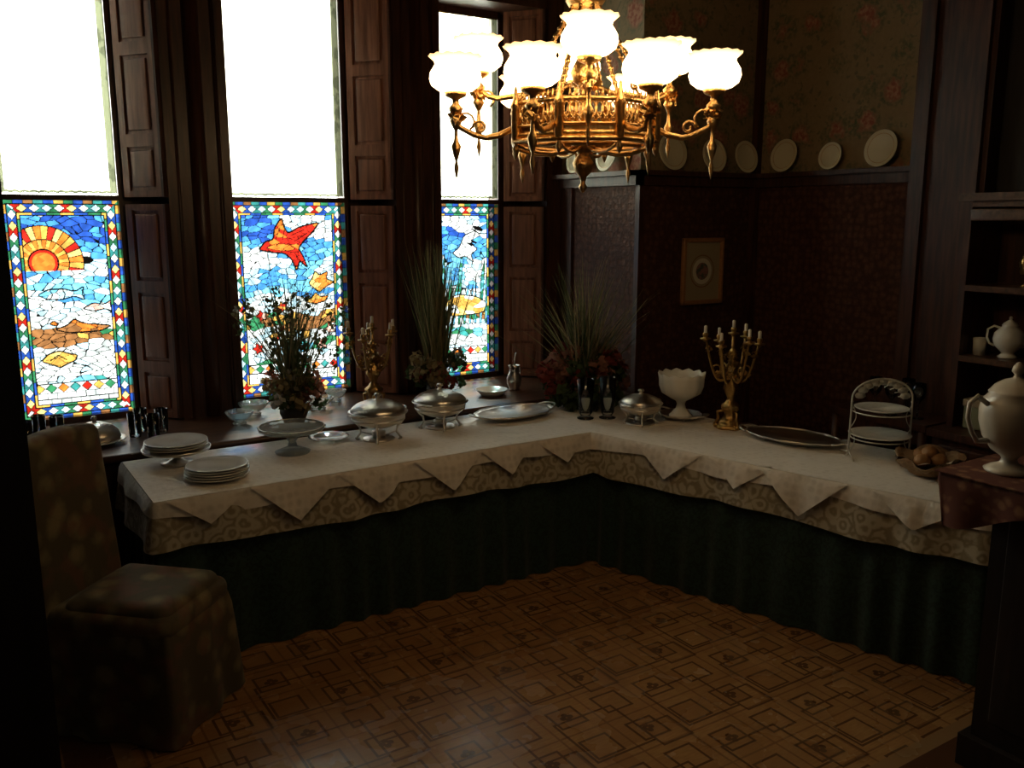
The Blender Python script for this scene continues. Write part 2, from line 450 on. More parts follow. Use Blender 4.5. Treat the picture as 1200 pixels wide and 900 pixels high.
def voron(x, y, cx, cy, rng):
    N = 90; J = rng.random((N, N, 2))
    X = x/cx+3; Y = y/cy+3; I = np.floor(X).astype(int); K = np.floor(Y).astype(int)
    d1 = np.full(x.shape, 9.); d2 = d1.copy(); idd = np.zeros(x.shape, int); px = np.zeros(x.shape); py = np.zeros(x.shape)
    for a in (-1, 0, 1):
        for c in (-1, 0, 1):
            ii = (I+a) % N; kk = (K+c) % N
            qx = I+a+J[ii, kk, 0]; qy = K+c+J[ii, kk, 1]
            d = np.hypot(qx-X, qy-Y)
            nw = d < d1
            d2 = np.where(nw, d1, np.minimum(d2, d)); idd = np.where(nw, ii*N+kk, idd); d1 = np.where(nw, d, d1)
            px = np.where(nw, (qx-3)*cx, px); py = np.where(nw, (qy-3)*cy, py)
    return idd, d2-d1, px, py
def stained(parent, x0, x1, z0, z1, Y, kind):
    W, Hh = x1-x0, z1-z0; nx = 190; nz = int(nx*Hh/W)
    gx, gz = np.meshgrid(np.linspace(0, W, nx+1), np.linspace(0, Hh, nz+1))
    x, y = gx.ravel(), gz.ravel(); rng = np.random.default_rng(kind+5)
    idd, ed, px, py = voron(x, y+.012*np.sin(x*14+kind), .062, .031, rng); rnd = rng.random(90*90)[idd]; rn2 = rng.random(90*90)[idd]
    v = py/Hh; col = np.zeros((len(x), 3)); lead = ed < .08
    cloud = np.sin(px*9+kind*2+np.sin(py*13)*1.5)+np.sin(py*21+px*5+kind)
    def put(mask, keys, r=rnd):
        k = np.clip((r*len(keys)).astype(int), 0, len(keys)-1)
        arr = np.array([C[q] for q in keys]); col[mask] = arr[k[mask]]
    put(v > -1, ['wh', 'wh', 'gy', 'pb'])
    put((v > .52) & (cloud < .3), ['cy', 'pb', 'cy', 'bl'])
    put((v > .52) & (cloud >= .3), ['wh', 'wh', 'pb'])
    put((v > .70) & (cloud < .6), ['bl', 'cy', 'bl'])
    put((v > .80) & (cloud < .3), ['db', 'bl', 'db', 'bl'])
    put((v < .42) & (v > .345), ['br', 'am', 'br', 'gn', 'br'])
    put((v < .345) & (v > .19), ['wh', 'gy', 'pb', 'wh'])
    put((v < .28) & (cloud < -.4), ['gn', 'tl', 'cy'])
    def shape(P, keys, ink=.0038, it=1, inner=.05):
        P = smoothP([(a*W, c*Hh) for a, c in P], it); m = inpoly(x, y, P); put(m, keys, rn2)
        lead[m & (ed > inner)] = False; lead[near_edge(x, y, P, ink)] = True
    def line(P, ink=.003): lead[near_edge(x, y, [(a*W, c*Hh) for a, c in P], ink, False)] = True
    if kind == 0:
        cx, cy = .30*W, .72*Hh; rr = np.hypot(x-cx, y-cy); an = np.arctan2(y-cy, x-cx)
        k = np.floor((an+pi)/(2*pi)*32).astype(int); fr = ((an+pi)/(2*pi)*32) % 1
        up = (y > cy-.045)
        ray = (rr < .205) & up
        arr = np.array([C['og'], C['ye'], C['rd'], C['am']]); col[ray] = arr[(k % 4)[ray]]; lead[ray] = (np.abs(fr-.5) > .43)[ray]
        m = (rr < .13) & up; col[m] = np.array([C['am'], C['og']])[(k % 2)[m]]
        lead[(np.abs(rr-.205) < .003) & up] = True
        m = (rr < .075) & up; col[m] = C['rd']; m = (rr < .058) & up; col[m] = C['og']; lead[(rr < .09) & up] = False
        lead[((np.abs(rr-.075) < .004) | (np.abs(rr-.13) < .003)) & up] = True
        shape([(.22, .575), (.32, .60), (.45, .60), (.55, .585), (.63, .61), (.61, .575), (.63, .545), (.54, .565), (.42, .55), (.30, .555)], ['wh', 'pb', 'cy'])
        line([(.33, .60), (.35, .575), (.33, .553)]); line([(.44, .60), (.46, .575), (.44, .55)])
        shape([(.60, .505), (.70, .53), (.80, .52), (.88, .545), (.85, .515), (.88, .485), (.80, .50), (.70, .49)], ['wh', 'pk'])
        shape([(.34, .415), (.45, .43), (.52, .46), (.60, .435), (.86, .42), (.74, .395), (.46, .395)], ['br', 'og', 'br'])
        shape([(.30, .44), (.34, .455), (.38, .44), (.36, .43)], ['og'])
        shape([(.2, .27), (.26, .30), (.36, .315), (.44, .30), (.52, .29), (.50, .265), (.42, .25), (.36, .235), (.30, .25)], ['am', 'ye', 'am'])
        line([(.28, .27), (.35, .295), (.42, .27)])
    if kind == 1:
        shape([(.24, .760), (.30, .800), (.37, .812), (.385, .87), (.45, .925), (.47, .87), (.50, .842), (.60, .875), (.78, .90), (.72, .85), (.63, .80), (.585, .765), (.62, .725), (.66, .66), (.59, .70), (.56, .645), (.52, .71), (.46, .74), (.36, .745)], ['rd', 'og', 'rd', 'rd'], .005, 1)
        shape([(.30, .77), (.40, .79), (.50, .785), (.56, .76), (.48, .75), (.38, .757)], ['og', 'og', 'am'], .002)
        line([(.39, .81), (.43, .87)], .0025); line([(.45, .81), (.47, .86)], .0025); line([(.52, .83), (.64, .86)], .0025); line([(.55, .80), (.66, .84)], .0025)
        line([(.55, .74), (.60, .69)], .0025)
        shape([(.66, .58), (.70, .61), (.72, .645), (.76, .62), (.84, .64), (.82, .60), (.90, .58), (.82, .56), (.76, .53), (.7, .555)], ['am', 'ye', 'og'])
        shape([(.62, .48), (.68, .50), (.72, .53), (.76, .505), (.84, .51), (.8, .48), (.72, .47)], ['am', 'br', 'og'])
        for (a, c) in ((.2, .25), (.34, .31), (.5, .26), (.62, .31), (.76, .25), (.84, .33), (.24, .42), (.42, .46)):
            P = [(a+.055*math.cos(q*pi/5)*(1 if q % 2 else .5), c+.034*math.sin(q*pi/5)*(1 if q % 2 else .5)) for q in range(10)]
            line([(a, c), (a+.02, c-.05), (a-.01, c-.09)])
            shape(P, [['rd', 'pk'], ['bl', 'pb'], ['am', 'rd'], ['pk', 'wh']][int(a*100) % 4], .003)
    if kind == 2:
        for i in range(9):
            a = .18+.08*i; t = rng.random()*.25+.5
            shape([(a, .3), (a+.03, .3), (a+.03+rng.random()*.12, t), (a+.02, t-.12)], ['gn', 'tl', 'cy'], .0028)
        shape([(.2, .42), (.4, .48), (.7, .46), (.85, .42), (.8, .36), (.3, .35)], ['am', 'ye', 'am', 'wh'])
        shape([(.35, .72), (.45, .75), (.52, .82), (.7, .85), (.62, .77), (.72, .74), (.62, .71), (.66, .66), (.54, .70), (.44, .69)], ['wh', 'wh'])
    pal = np.array([C['rd'], C['am'], C['gn'], C['og'], C['tl']])
    rA = (y < .20) & (y > .145)
    uu = (x/.062) % 1-.5; vv = (y-.1725)/.055; dm = np.abs(uu)+np.abs(vv)
    col[rA] = C['wh']; m = rA & (dm < .47); col[m] = pal[(np.floor(x/.062).astype(int) % 5)[m]]; lead[rA] = (np.abs(dm-.47) < .05)[rA]
    rB = (y <= .145) & (y > .07)
    col[rB] = C['wh']; lead[rB] = ((((x+(y > .11)*.02)/.05) % 1 < .07) | (np.abs(y-.11) < .0022))[rB]
    m = rB & ((((x/.05).astype(int) + (y > .11)) % 4) == 0); col[m] = C['gy']
    for yy in (.20, .145): lead[np.abs(y-yy) < .003] = True
    bd = np.minimum(np.minimum(x, W-x), np.minimum(y, Hh-y))
    side = np.minimum(x, W-x) < np.minimum(y, Hh-y); s = np.where(side, y, x)
    m = bd < .068; col[m] = C['wh']
    uu = (s/.062) % 1-.5; vv = (bd-.043)/.048; dm = np.abs(uu)+np.abs(vv)
    lead[m] = (np.abs(dm-.44) < .045)[m]
    par = np.floor(s/.062).astype(int)
    mm = m & (dm < .44); col[mm] = np.array([C['wh'], C['ye'], C['wh'], C['pb']])[(par % 4)[mm]]
    mm = m & (dm >= .44); col[mm] = np.array([C['gn'], C['rd'], C['db'], C['tl']])[(np.floor(s/.062+.5).astype(int) % 4)[mm]]*.7
    m = bd < .020; col[m] = np.array([C['gn'], C['db'], C['br'], C['tl'], C['db'], C['am']])[(np.floor(s/.05).astype(int) % 6)[m]]*.8
    lead[m] = (((s/.05) % 1) < .07)[m]
    m = (bd > .066) & (bd < .08); col[m] = np.array([C['gn'], C['am'], C['db']])[(np.floor(s/.07).astype(int) % 3)[m]]; lead[m] = (((s/.07) % 1) < .05)[m]
    lead[(np.abs(bd-.020) < .003) | (np.abs(bd-.067) < .0026) | (np.abs(bd-.081) < .0026)] = True
    stv = .85+.15*np.sin(x*90+np.sin(y*50)*2+rn2*6); col = col*stv[:, None]*(.8+.4*rn2[:, None])*GS
    col[lead] = (.0006, .0006, .0006)
    me = bpy.data.meshes.new('stained_glass_panel')
    nn = nx+1; fs = [(j*nn+i, j*nn+i+1, (j+1)*nn+i+1, (j+1)*nn+i) for j in range(nz) for i in range(nx)]
    me.from_pydata([(x0+a, Y, z0+c) for a, c in zip(x.tolist(), y.tolist())], [], fs)
    at = me.color_attributes.new('glass_col', 'FLOAT_COLOR', 'POINT')
    at.data.foreach_set('color', np.concatenate([col, np.ones((len(x), 1))], 1).astype('f').ravel())
    me.materials.append(STAINED); o = bpy.data.objects.new('stained_glass_panel', me); S.collection.objects.link(o); o.parent = parent

for i, (x0, x1) in enumerate(WIN):
    e = empty('window_%d' % (i+1))
    b = B(); f = .022; Y0, Y1 = 5.575, 5.63
    b.box(x0, x0+f, Y0, Y1, ZS-.03, ZT, DARK); b.box(x1-f, x1, Y0, Y1, ZS-.03, ZT, DARK)
    b.box(x0, x1, Y0, Y1, ZS-.03, ZS+.005, DARK); b.box(x0, x1, Y0, Y1, ZT-.04, ZT, DARK); b.box(x0, x1, Y0-.01, Y1, ZM, ZM+.03, DARK)
    b.done('sash_frame', parent=e)
    stained(e, x0+f, x1-f, ZS+.005, ZM, 5.60, i)
    b = B(); b.box(x0+f, x1-f, 5.61, 5.614, ZM+.03, ZT-.04, GLASS); b.done('upper_pane', parent=e)
    b = B(); ph = R.uniform(0, 6)
    def cf(u, v, x0=x0, x1=x1, ph=ph):
        ww = x1-x0-2*f-.004
        x = x0+f+.002+u*ww
        return (x, 5.585+.007*math.sin(u*38+ph+1.2*math.sin(v*3))+.004*math.sin(u*91), ZM+.036+.006*abs(math.sin(u*40))+v*(ZT-ZM-.085))
    b.grid(lambda u, v: cf(.035+.90*u, .012+.988*v), 80, 24, CURT)
    b.grid(lambda u, v: cf(.0+.035*u, v), 4, 24, CURTE); b.grid(lambda u, v: cf(.935+.065*u, v), 5, 24, CURTE)
    b.grid(lambda u, v: cf(.035+.90*u, .012*v), 80, 2, CURTE)
    b.tube([(x0+f, 5.585, ZT-.045), (x1-f, 5.585, ZT-.045)], .006, BRASS)
    o = b.done('lace_curtain', parent=e)
    ld = bpy.data.lights.new('sky_portal', 'AREA'); ld.shape = 'RECTANGLE'; ld.size = x1-x0; ld.size_y = ZT-ZS
    ld.cycles.is_portal = True
    lo = bpy.data.objects.new('sky_portal', ld); S.collection.objects.link(lo); lo.parent = e
    lo.location = ((x0+x1)/2, 5.72, (ZS+ZT)/2); lo.rotation_euler = (-pi/2, 0, 0)

b = B(); b.box(XL, 3.80, 4.68, 5.60, .74, .78, SILLW); b.box(XL, 3.80, 4.74, 5.60, 0, .74, DARK)
b.tube([(XL, 4.68, .76), (3.80, 4.68, .76)], .02, SILLW, 10); b.done('window_seat')
b = B()
b.box(XS-.09, XS, YB-.09, 5.30, RAIL-.03, RAIL, DARK); b.box(XS-.04, XS, YB-.04, 5.30, RAIL-.09, RAIL-.03, DARK)
b.box(XS-.09, XR, YB-.09, YB, RAIL-.03, RAIL, DARK); b.box(XS-.04, XR, YB-.04, YB, RAIL-.09, RAIL-.03, DARK)
b.box(XR-.09, XR, 3.17, YB, RAIL-.03, RAIL, DARK); b.box(XR-.04, XR, 3.17, YB, RAIL-.09, RAIL-.03, DARK)
b.done('plate_rail')
b = B()
b.box(XS-.012, XS+.03, YB-.012, YB+.03, 0, RAIL-.09, DARK)
b.box(XR-.05, XR, YB-.05, YB, 0, H, DARK)
b.box(XS-.02, XS, 5.16, 5.30, 0, RAIL-.09, DARK)
b.done('trim_6')
b = B(); b.box(XS-.03, XR, YB-.03, YB, 0, .25, DARK); b.box(XR-.03, XR, 3.17, YB, 0, .25, DARK); b.done('baseboard_back')
b = B(); b.box(XR-.14, XR, 2.72, 3.17, 0, H, DARK); b.box(XR-.17, XR, 2.75, 2.83, 0, H, DARK); b.box(XR-.17, XR, 3.06, 3.14, 0, H, DARK)
b.box(XR-.03, XR, .87, 2.72, 2.0, H, BLACKW); b.done('trim_7')

# ------------------------------------------------------------------ wall plates
def plate_prof(r, h=.018): return [(0, .004), (r*.6, .004), (r*.68, .010), (r, h), (r*1.005, h+.003), (r*.98, h+.004), (r*.66, .015), (r*.58, .010), (0, .010)]
def wall_plate(pos, face, r):
    b = B(); b.lathe(plate_prof(r), PLATEM, seg=40)
    b.tube([(r*.8*math.cos(k*pi/20), r*.8*math.sin(k*pi/20), .0175) for k in range(40)], .0018, GILT, 5, closed=True)
    o = b.done('wall_plate')
    d = Vector(face); d.z = .18; d.normalize()
    o.rotation_euler = d.to_track_quat('Z', 'Y').to_euler(); o.location = Vector(pos) + Vector(face)*.04
    o.location.z = RAIL + r*.985 + .002
for y, r in ((5.06, .095), (4.72, .1)): wall_plate((XS-.01, y, 0), (-1, 0, 0), r)
for x, r in ((4.03, .118), (4.40, .108), (4.70, .108)): wall_plate((x, YB-.01, 0), (0, -1, 0), r)
for y, r in ((4.15, .108), (3.78, .085), (3.42, .11)): wall_plate((XR-.01, y, 0), (-1, 0, 0), r)

def picmat():
    t = NT('botanical_print'); co = t.coord()
    sp = t.n('ShaderNodeSeparateXYZ'); t.l(co, sp.inputs[0])
    zz = t.m('SUBTRACT', sp.outputs[2], .0)
    r = t.m('SQRT', t.m('ADD', t.m('MULTIPLY', sp.outputs[0], sp.outputs[0]), t.m('MULTIPLY', zz, zz)))
    inn = t.m('LESS_THAN', r, .088)
    core = t.m('LESS_THAN', r, .058)
    ring = t.m('LESS_THAN', t.m('ABSOLUTE', t.m('SUBTRACT', r, .108)), .004)
    n = t.ramp(t.noise(co, 34, 4), .42, .52)
    fl = t.mix(n, (.10, .13, .09), (.36, .18, .14))
    c = t.mix(inn, (.42, .34, .20), (.75, .70, .54)); c = t.mix(core, c, fl); c = t.mix(ring, c, (.3, .15, .05))
    t.princ(c, .5); return t.mat
FRAMEM = simple('gilt_wood_frame', (.46, .22, .085), .4, .2, .3, 30)
b = B(); w, h = .19, .225
b.box(-w+.03, w-.03, -.012, 0, -h+.03, h-.03, picmat())
for (a, c, d, e2) in ((-w, -w+.03, -h, h), (w-.03, w, -h, h), (-w, w, -h, -h+.03), (-w, w, h-.03, h)): b.bbox(a, c, -.03, 0, d, e2, FRAMEM, .008)
o = b.done('framed_picture', (4.38, YB-.003, 1.585))

# ------------------------------------------------------------------ tables
def hang(b, path, drop, mat, z0, off=.006, flare=.02, rip=.012, k=40, rows=6, step=.02, s0=None, s1=None, ph=0):
    P = [Vector((p[0], p[1])) for p in path]; segs = []; tot = 0
    for i in range(len(P)-1):
        d = P[i+1]-P[i]; L = d.length; segs.append((tot, L, P[i], d/L)); tot += L
    a, c = (s0 or 0), (tot if s1 is None else s1)
    n = max(4, int((c-a)/step)); vs = []
    def nrm(s):
        ns = []
        for (t0, L, p, d) in segs:
            w = max(0, 1 - max(0, t0-s, s-t0-L)/.03)
            ns.append(Vector((d.y, -d.x))*w)
        q = Vector((0, 0))
        for x in ns: q += x
        return q.normalized()
    for i in range(n+1):
        s = a+(c-a)*i/n
        for (t0, L, p, d) in segs:
            if s <= t0+L+1e-6: pt = p+d*(s-t0); break
        N = nrm(s); D = drop(s)
        for r in range(rows+1):
            f = r/rows; o = off + (flare+rip*math.sin(k*s+ph+1.5*math.sin(s*3)+1.1*math.sin(s*7.3)))*f**.8*min(1, D/.12) - (.008 if r == 0 else 0)
            vs.append((pt.x+N.x*o, pt.y+N.y*o, z0 - f*D - (.003 if r > 0 else 0)))
    m = rows+1
    b.add(vs, [(i*m+j, (i+1)*m+j, (i+1)*m+j+1, i*m+j+1) for i in range(n) for j in range(rows)], mat)
P_, I_, M_, PB_ = (.664, 3.861), (3.0, 3.861), (3.586, 4.62), (.664, 4.62)
E_, EB_ = (3.527, 1.872), (4.262, 2.066)
ZT_ = .75
def slab(b, pts, z0, z1, mat):
    n = len(pts); vs = [(p[0], p[1], z0) for p in pts]+[(p[0], p[1], z1) for p in pts]
    b.add(vs, [tuple(range(n)), tuple(range(n, 2*n))]+[(i, (i+1) % n, n+(i+1) % n, n+i) for i in range(n)], mat, False)
def table(poly, path, legs, front, naps, ph):
    e = empty('buffet_table')
    b = B(); slab(b, poly, .715, .748, SILLW)
    for (x, y) in legs: b.lathe([(.02, 0), (.025, .05), (.03, .3), (.04, .5), (.03, .6), (.045, .715)], SILLW, (x, y, 0), 12)
    b.done('table_frame', parent=e)
    b = B(); hang(b, path, lambda s: .735, GREEN, ZT_-.008, -.004, .03, .018, 36, 10, .012, ph=ph); b.done('table_skirt', parent=e)
    b = B(); hang(b, path, lambda s: .215+.010*math.sin(s*5), TAUPE, ZT_+.003, .004, .034, .014, 17, 6, ph=ph+1); slab(b, poly, .7485, ZT_+.003, TAUPE)
    b.done('lower_tablecloth', parent=e)
    b = B(); hang(b, path, lambda s: .075+.014*math.sin(s*7+ph), WHITECL, ZT_+.007, .012, .026, .010, 21, 4, ph=ph); slab(b, poly, ZT_+.0035, ZT_+.007, WHITECL)
    b.done('upper_tablecloth', parent=e)
    A, Cc, off0 = front
    A = Vector(A); Cc = Vector(Cc); d = (Cc-A).normalized(); nin = Vector((-d.y, d.x))
    b = B()
    for (s, hw, dp) in naps:
        a = A+d*(s-hw); c = A+d*(s+hw); m = A+d*(s+.02)+nin*hw*.95; z = ZT_+.0085
        b.add([(a.x, a.y, z), (c.x, c.y, z), (m.x, m.y, z)], [(0, 1, 2)], WHITECL, False)
        hang(b, path, lambda q, s=s: max(.002, dp*(1-abs(q-off0-s)/hw)), WHITECL, z, .019, .036, .010, 29, 5, .012, s0=off0+s-hw, s1=off0+s+hw, ph=s*5)
    b.done('napkins', parent=e)
    return e
table([P_, I_, M_, PB_], [PB_, P_, I_], [(.75, 3.95), (.75, 4.53), (2.9, 3.95), (3.2, 4.5)], (P_, I_, .759),
      [(.22, .17, .12), (.62, .21, .18), (1.02, .2, .17), (1.42, .2, .17), (1.77, .17, .14), (2.13, .18, .13)], 0)
table([I_, E_, EB_, M_], [I_, E_, EB_], [(3.65, 2.05), (4.1, 2.15), (3.65, 4.0), (3.4, 4.35)], (I_, E_, 0),
      [(.52, .2, .16), (.93, .17, .12), (1.26, .21, .19), (1.78, .2, .13)], 2)
TT = ZT_+.008

# ------------------------------------------------------------------ tableware
def plate_stack(name, loc, r, n, stand=0):
    b = B(); z = 0
    if stand:
        b.lathe([(0, 0), (.075, 0), (.078, .006), (.05, .014), (.018, .03), (.014, .045), (.024, stand*.6), (.018, stand*.75), (.09, stand-.012), (r*1.05, stand-.004), (r*1.08, stand+.008), (r*1.04, stand+.008), (0, stand)], SILVER, seg=40)
        z = stand+.002
    for i in range(n):
        k = r*(1-.012*i); b.lathe(plate_prof(k), CHINA, (R.uniform(-.004, .004), R.uniform(-.004, .004), z), 40)
        b.lathe([(k*.97, .0215), (k*.985, .0225), (k*1.0, .0212)], SILVER, (0, 0, z), 40); z += .011
    return b.done(name, loc)
plate_stack('pedestal_plate_stack', (.887, 4.437, TT), .15, 3, .075)
plate_stack('plate_stack', (.99, 4.087, TT+.003), .145, 5)
b = B()
b.lathe([(0, 0), (.085, 0), (.09, .008), (.06, .02), (.025, .035), (.018, .06), (.03, .075), (.018, .09), (.04, .105), (.155, .118), (.165, .125), (.168, .14), (.162, .14), (.155, .128), (0, .122)], clear_glass('pressed_glass', (.85, .88, .86), .25), seg=64, wave=lambda th, i: (1+(.025*math.cos(th*16) if i in (10, 11, 12) else 0), 0))
b.tube([(.163*math.cos(k*pi/24), .163*math.sin(k*pi/24), .141) for k in range(48)], .003, SILVER, 6, closed=True)
b.done('cake_stand', (1.434, 4.333, TT))
def chafing(loc, rz, name='chafing_dish', k=1.0):
    b = B(); r = .15*k
    b.lathe([(0, 0), (.085, 0), (.088, .006), (.08, .012), (0, .012)], SILVER, seg=32)
    b.lathe([(0, .012), (.035, .012), (.038, .045), (.02, .05), (0, .05)], SILVER, seg=24)
    for q in range(4):
        a = q*pi/2+pi/4; c, s_ = math.cos(a), math.sin(a)
        pts = [(.105, .0), (.118, .004), (.112, .02), (.096, .04), (.10, .07), (.125, .095), (.138, .118)]
        b.tube([(p*c*k, p*s_*k, z*k) for p, z in pts], [.007, .009, .006, .005, .006, .006, .008], SILVER, 8)
        b.sph((.12*c*k, .12*s_*k, .008), .0085, SILVER)
        b.tube([(.02*c, .02*s_, .02), (.10*c*k, .10*s_*k, .045*k)], .004, SILVER, 6)
    b.tube([(r*.94*math.cos(t*pi/18), r*.94*math.sin(t*pi/18), .118*k) for t in range(36)], .006, SILVER, 8, closed=True)
    b.lathe([(0, .07), (r*.5, .075), (r*.85, .098), (r*.97, .125), (r*.99, .148), (r*1.07, .152), (r*1.08, .157), (r*.98, .158)], SILVER, (0, 0, 0), 40, T=Matrix.Scale(k, 4, (0, 0, 1)))
    b.lathe([(r*1.0, .158), (r*1.0, .166), (r*.93, .178), (r*.78, .195), (r*.5, .212), (r*.2, .22), (.02, .222), (.012, .228), (.010, .235), (.02, .244), (.016, .256), (0, .26)], SILVER, (0, 0, 0), 40, T=Matrix.Scale(k, 4, (0, 0, 1)))
    for sg in (-1, 1):
        b.tube([(sg*(r*1.02+.035*math.sin(t)), .045*math.cos(t), (.148+.01*math.sin(t))*k) for t in [pi*i/8 for i in range(9)]], .005, SILVER, 8)
    return b.done(name, loc, rz)
chafing((1.924, 4.354, TT), .3); chafing((2.339, 4.421, TT), .5)
def tray(name, loc, a, c, rz):
    b = B()
    b.lathe([(0, .012), (.7, .012), (.76, .014), (.9, .026), (.99, .03), (1.0, .033), (.97, .036), (.88, .031), (.76, .019), (0, .017)], SILVER, seg=64, sx=a, sy=c,
            wave=lambda th, i: ((1+.035*math.cos(th*12)) if 3 < i < 8 else 1, 0))
    b.tube([(a*.985*math.cos(t*pi/32)*(1+.02*math.cos(t*pi/32*12)), c*.985*math.sin(t*pi/32)*(1+.02*math.cos(t*pi/32*12)), .036) for t in range(64)], .004, SILVER, 6, closed=True)
    for sg in (-1, 1):
        b.tube([(sg*(a*.93+.06*math.sin(t)), .07*math.cos(t), .034+.014*math.sin(t)) for t in [pi*i/10 for i in range(11)]], .006, SILVER, 8)
    for q in range(4):
        an = pi/4+q*pi/2; b.sph((a*.65*math.cos(an), c*.65*math.sin(an), .0065), .0065, SILVER)
    return b.done(name, loc, rz)
tray('silver_tray', (2.84, 4.42, TT), .27, .17, .1)
tray('silver_tray', (3.78, 3.10, TT), .26, .155, -1.30)
tray('silver_tray', (3.65, 3.83, TT), .125, .12, -1.3)
chafing((3.37, 3.87, TT), .2, 'soup_tureen', .8)
b = B()
b.lathe([(0, 0), (.065, 0), (.07, .008), (.055, .02), (.03, .05), (.024, .075), (.032, .095), (.07, .115), (.115, .145), (.132, .19), (.134, .235), (.14, .262), (.133, .262), (.126, .235), (.122, .19), (.10, .15), (.04, .12), (0, .115)], MILK, seg=48,
        wave=lambda th, i: (1+(.03*math.cos(th*12) if 7 < i < 14 else 0), (.007*math.cos(th*12) if i in (11, 12) else 0)))
b.done('milk_glass_compote', (3.65, 3.83, TT+.0185))
def candelabra(loc, rz, h, w, arms=5):
    b = B(); hs = h*.62
    b.lathe([(0, 0), (.085, 0), (.088, .01), (.07, .022), (.062, .03), (.066, .04), (.045, .05), (.03, .075), (.036, .095), (.05, .11), (.052, .13), (.03, .15), (.018, .17), (.03, .2), (.042, .225), (.036, .26), (.018, .285), (.014, .30), (.026, .312), (.014, .325), (.012, hs-.02), (.022, hs), (.012, hs+.015), (0, hs+.02)], BRASS, seg=24,
            wave=lambda th, i: (1+.10*math.cos(th*6+i), 0))
    for q in range(3):
        a = q*2*pi/3; b.sph((.075*math.cos(a), .075*math.sin(a), .0135), .02, BRASS, (1, 1, .65)); b.tube([(.03*math.cos(a), .03*math.sin(a), .1), (.07*math.cos(a), .07*math.sin(a), .09), (.065*math.cos(a), .065*math.sin(a), .05), (.085*math.cos(a), .085*math.sin(a), .02)], .009, BRASS)
    def cup(p):
        b.lathe([(0, -.012), (.01, -.008), (.012, 0), (.03, .006), (.032, .012), (.014, .012), (.012, .02), (.016, .03), (.014, .042), (0, .042)], BRASS, p, 16)
        b.lathe([(.009, .04), (.009, .08), (.005, .084), (0, .085)], CANDLE, p, 12)
    for q in range(arms):
        a = q*2*pi/arms; c, s_ = math.cos(a), math.sin(a); rr = w/2*(1 if q % 2 == 0 else .93); zt = h*.77+(.0 if q % 2 else .025)
        pts = []
        for i in range(17):
            t = i/16; rad = rr*(t**.8); z = hs*.80 + .05*math.sin(t*pi*1.15+pi)*1.1 + (zt-hs*.80)*t**2.2
            pts.append((rad*c, rad*s_, z))
        b.tube(pts, [.010-.004*i/16 for i in range(17)], BRASS, 8)
        b.tube([((rr*.55+.022*math.cos(t))*c, (rr*.55+.022*math.cos(t))*s_, hs*.88+.024*math.sin(t)) for t in [i*pi/6 for i in range(10)]], .005, BRASS, 6)
        b.petals((rr*.5*c, rr*.5*s_, hs*.8), .018, 18, BRASS, .024)
        b.petals((rr*.85*c, rr*.85*s_, zt-.05), .014, 12, BRASS, .02)
        cup((rr*c, rr*s_, zt))
    b.tube([(0, 0, hs), (0, 0, h*.86)], .009, BRASS); b.sph((0, 0, hs+.05), .02, BRASS, (1, 1, 1.4)); cup((0, 0, h*.865))
    b.petals((0, 0, hs*.9), .04, 70, BRASS, .032)
    b.petals((0, 0, hs*1.1), .025, 30, BRASS, .026)
    return b.done('candelabra', loc, rz)
candelabra((3.74, 3.52, TT), .3, .62, .31, 6)
candelabra((2.177, 4.98, .781), .1, .57, .29, 5)
b = B(); WIRE = simple('cream_wire', (.66, .64, .58), .4, .2)
rr = .14
for z, r in ((.10, .15), (.235, .13)):
    b.lathe([(p, q+z) for p, q in plate_prof(r)], MILK, seg=40)
    b.tube([(rr*math.cos(t*pi/16), rr*math.sin(t*pi/16), z) for t in range(32)], .0035, WIRE, 6, closed=True)
for sg in (-1, 1):
    b.tube([(sg*rr*1.15, 0, .004), (sg*rr*1.08, 0, .02), (sg*rr*1.06, 0, .30)]+[(sg*rr*1.06*math.cos(t), 0, .30+.10*math.sin(t)) for t in [i*pi/16 for i in range(1, 9)]], .005, WIRE, 8)
    b.tube([(sg*rr*1.1, -.1, .004), (sg*rr*1.06, 0, .03), (sg*rr*1.1, .1, .004)], .005, WIRE, 8)
    b.tube([(sg*rr*(1.08-.2*abs(math.sin(t))), 0, .02+.04*t) for t in [i*.35 for i in range(20)]], .0025, WIRE, 6)
for i in range(9):
    t = pi*(i+.5)/9; b.tube([(rr*.95*math.cos(t), 0, .29+.10*math.sin(t)), (rr*.6*math.cos(t+.3), 0, .30+.06*math.sin(t))], .0025, WIRE, 6)
    q = (rr*.8*math.cos(t), 0, .30+.085*math.sin(t)); b.lathe([(.001, -.004), (.016, -.002), (.018, 0), (.001, .004)], WIRE, (0, 0, 0), 10, T=Matrix.Translation(q) @ Matrix.Rotation(pi/2, 4, 'X') @ Matrix.Scale(1.5, 4, (1, 0, 0)))
b.done('tiered_wire_stand', (3.90, 2.66, TT), -.62)
# basket with linen and rolls
b = B(); LIN = simple('linen_cloth', (.42, .32, .22), .8); ROLL = simple('bread_crust', (.42, .22, .09), .6, 0, .4, 25)
b.lathe([(0, 0), (.10, .002), (.13, .02), (.155, .05), (.185, .075), (.178, .077), (.145, .045), (.11, .015), (0, .01)], WICK, seg=48, wave=lambda th, i: (1+.08*math.sin(th*7+i)*(i > 1), .016*math.sin(th*5+1)*(2 < i < 7)), sx=1.1, sy=.8)
b.lathe([(.17, .078), (.14, .07), (.10, .05), (.05, .04), (0, .04)], LIN, seg=40, wave=lambda th, i: (1+.12*math.sin(th*4+i*2), .012*math.sin(th*6+i)), sx=1.05, sy=.8)
for (x, y, z) in ((-.07, .02, .07), (.03, .04, .075), (.08, -.02, .068), (-.01, -.04, .07), (.0, .0, .098)): b.sph((x, y, z), .042, ROLL, (1.25, .9, .7))
b.done('bread_basket', (3.86, 2.36, TT), .4)
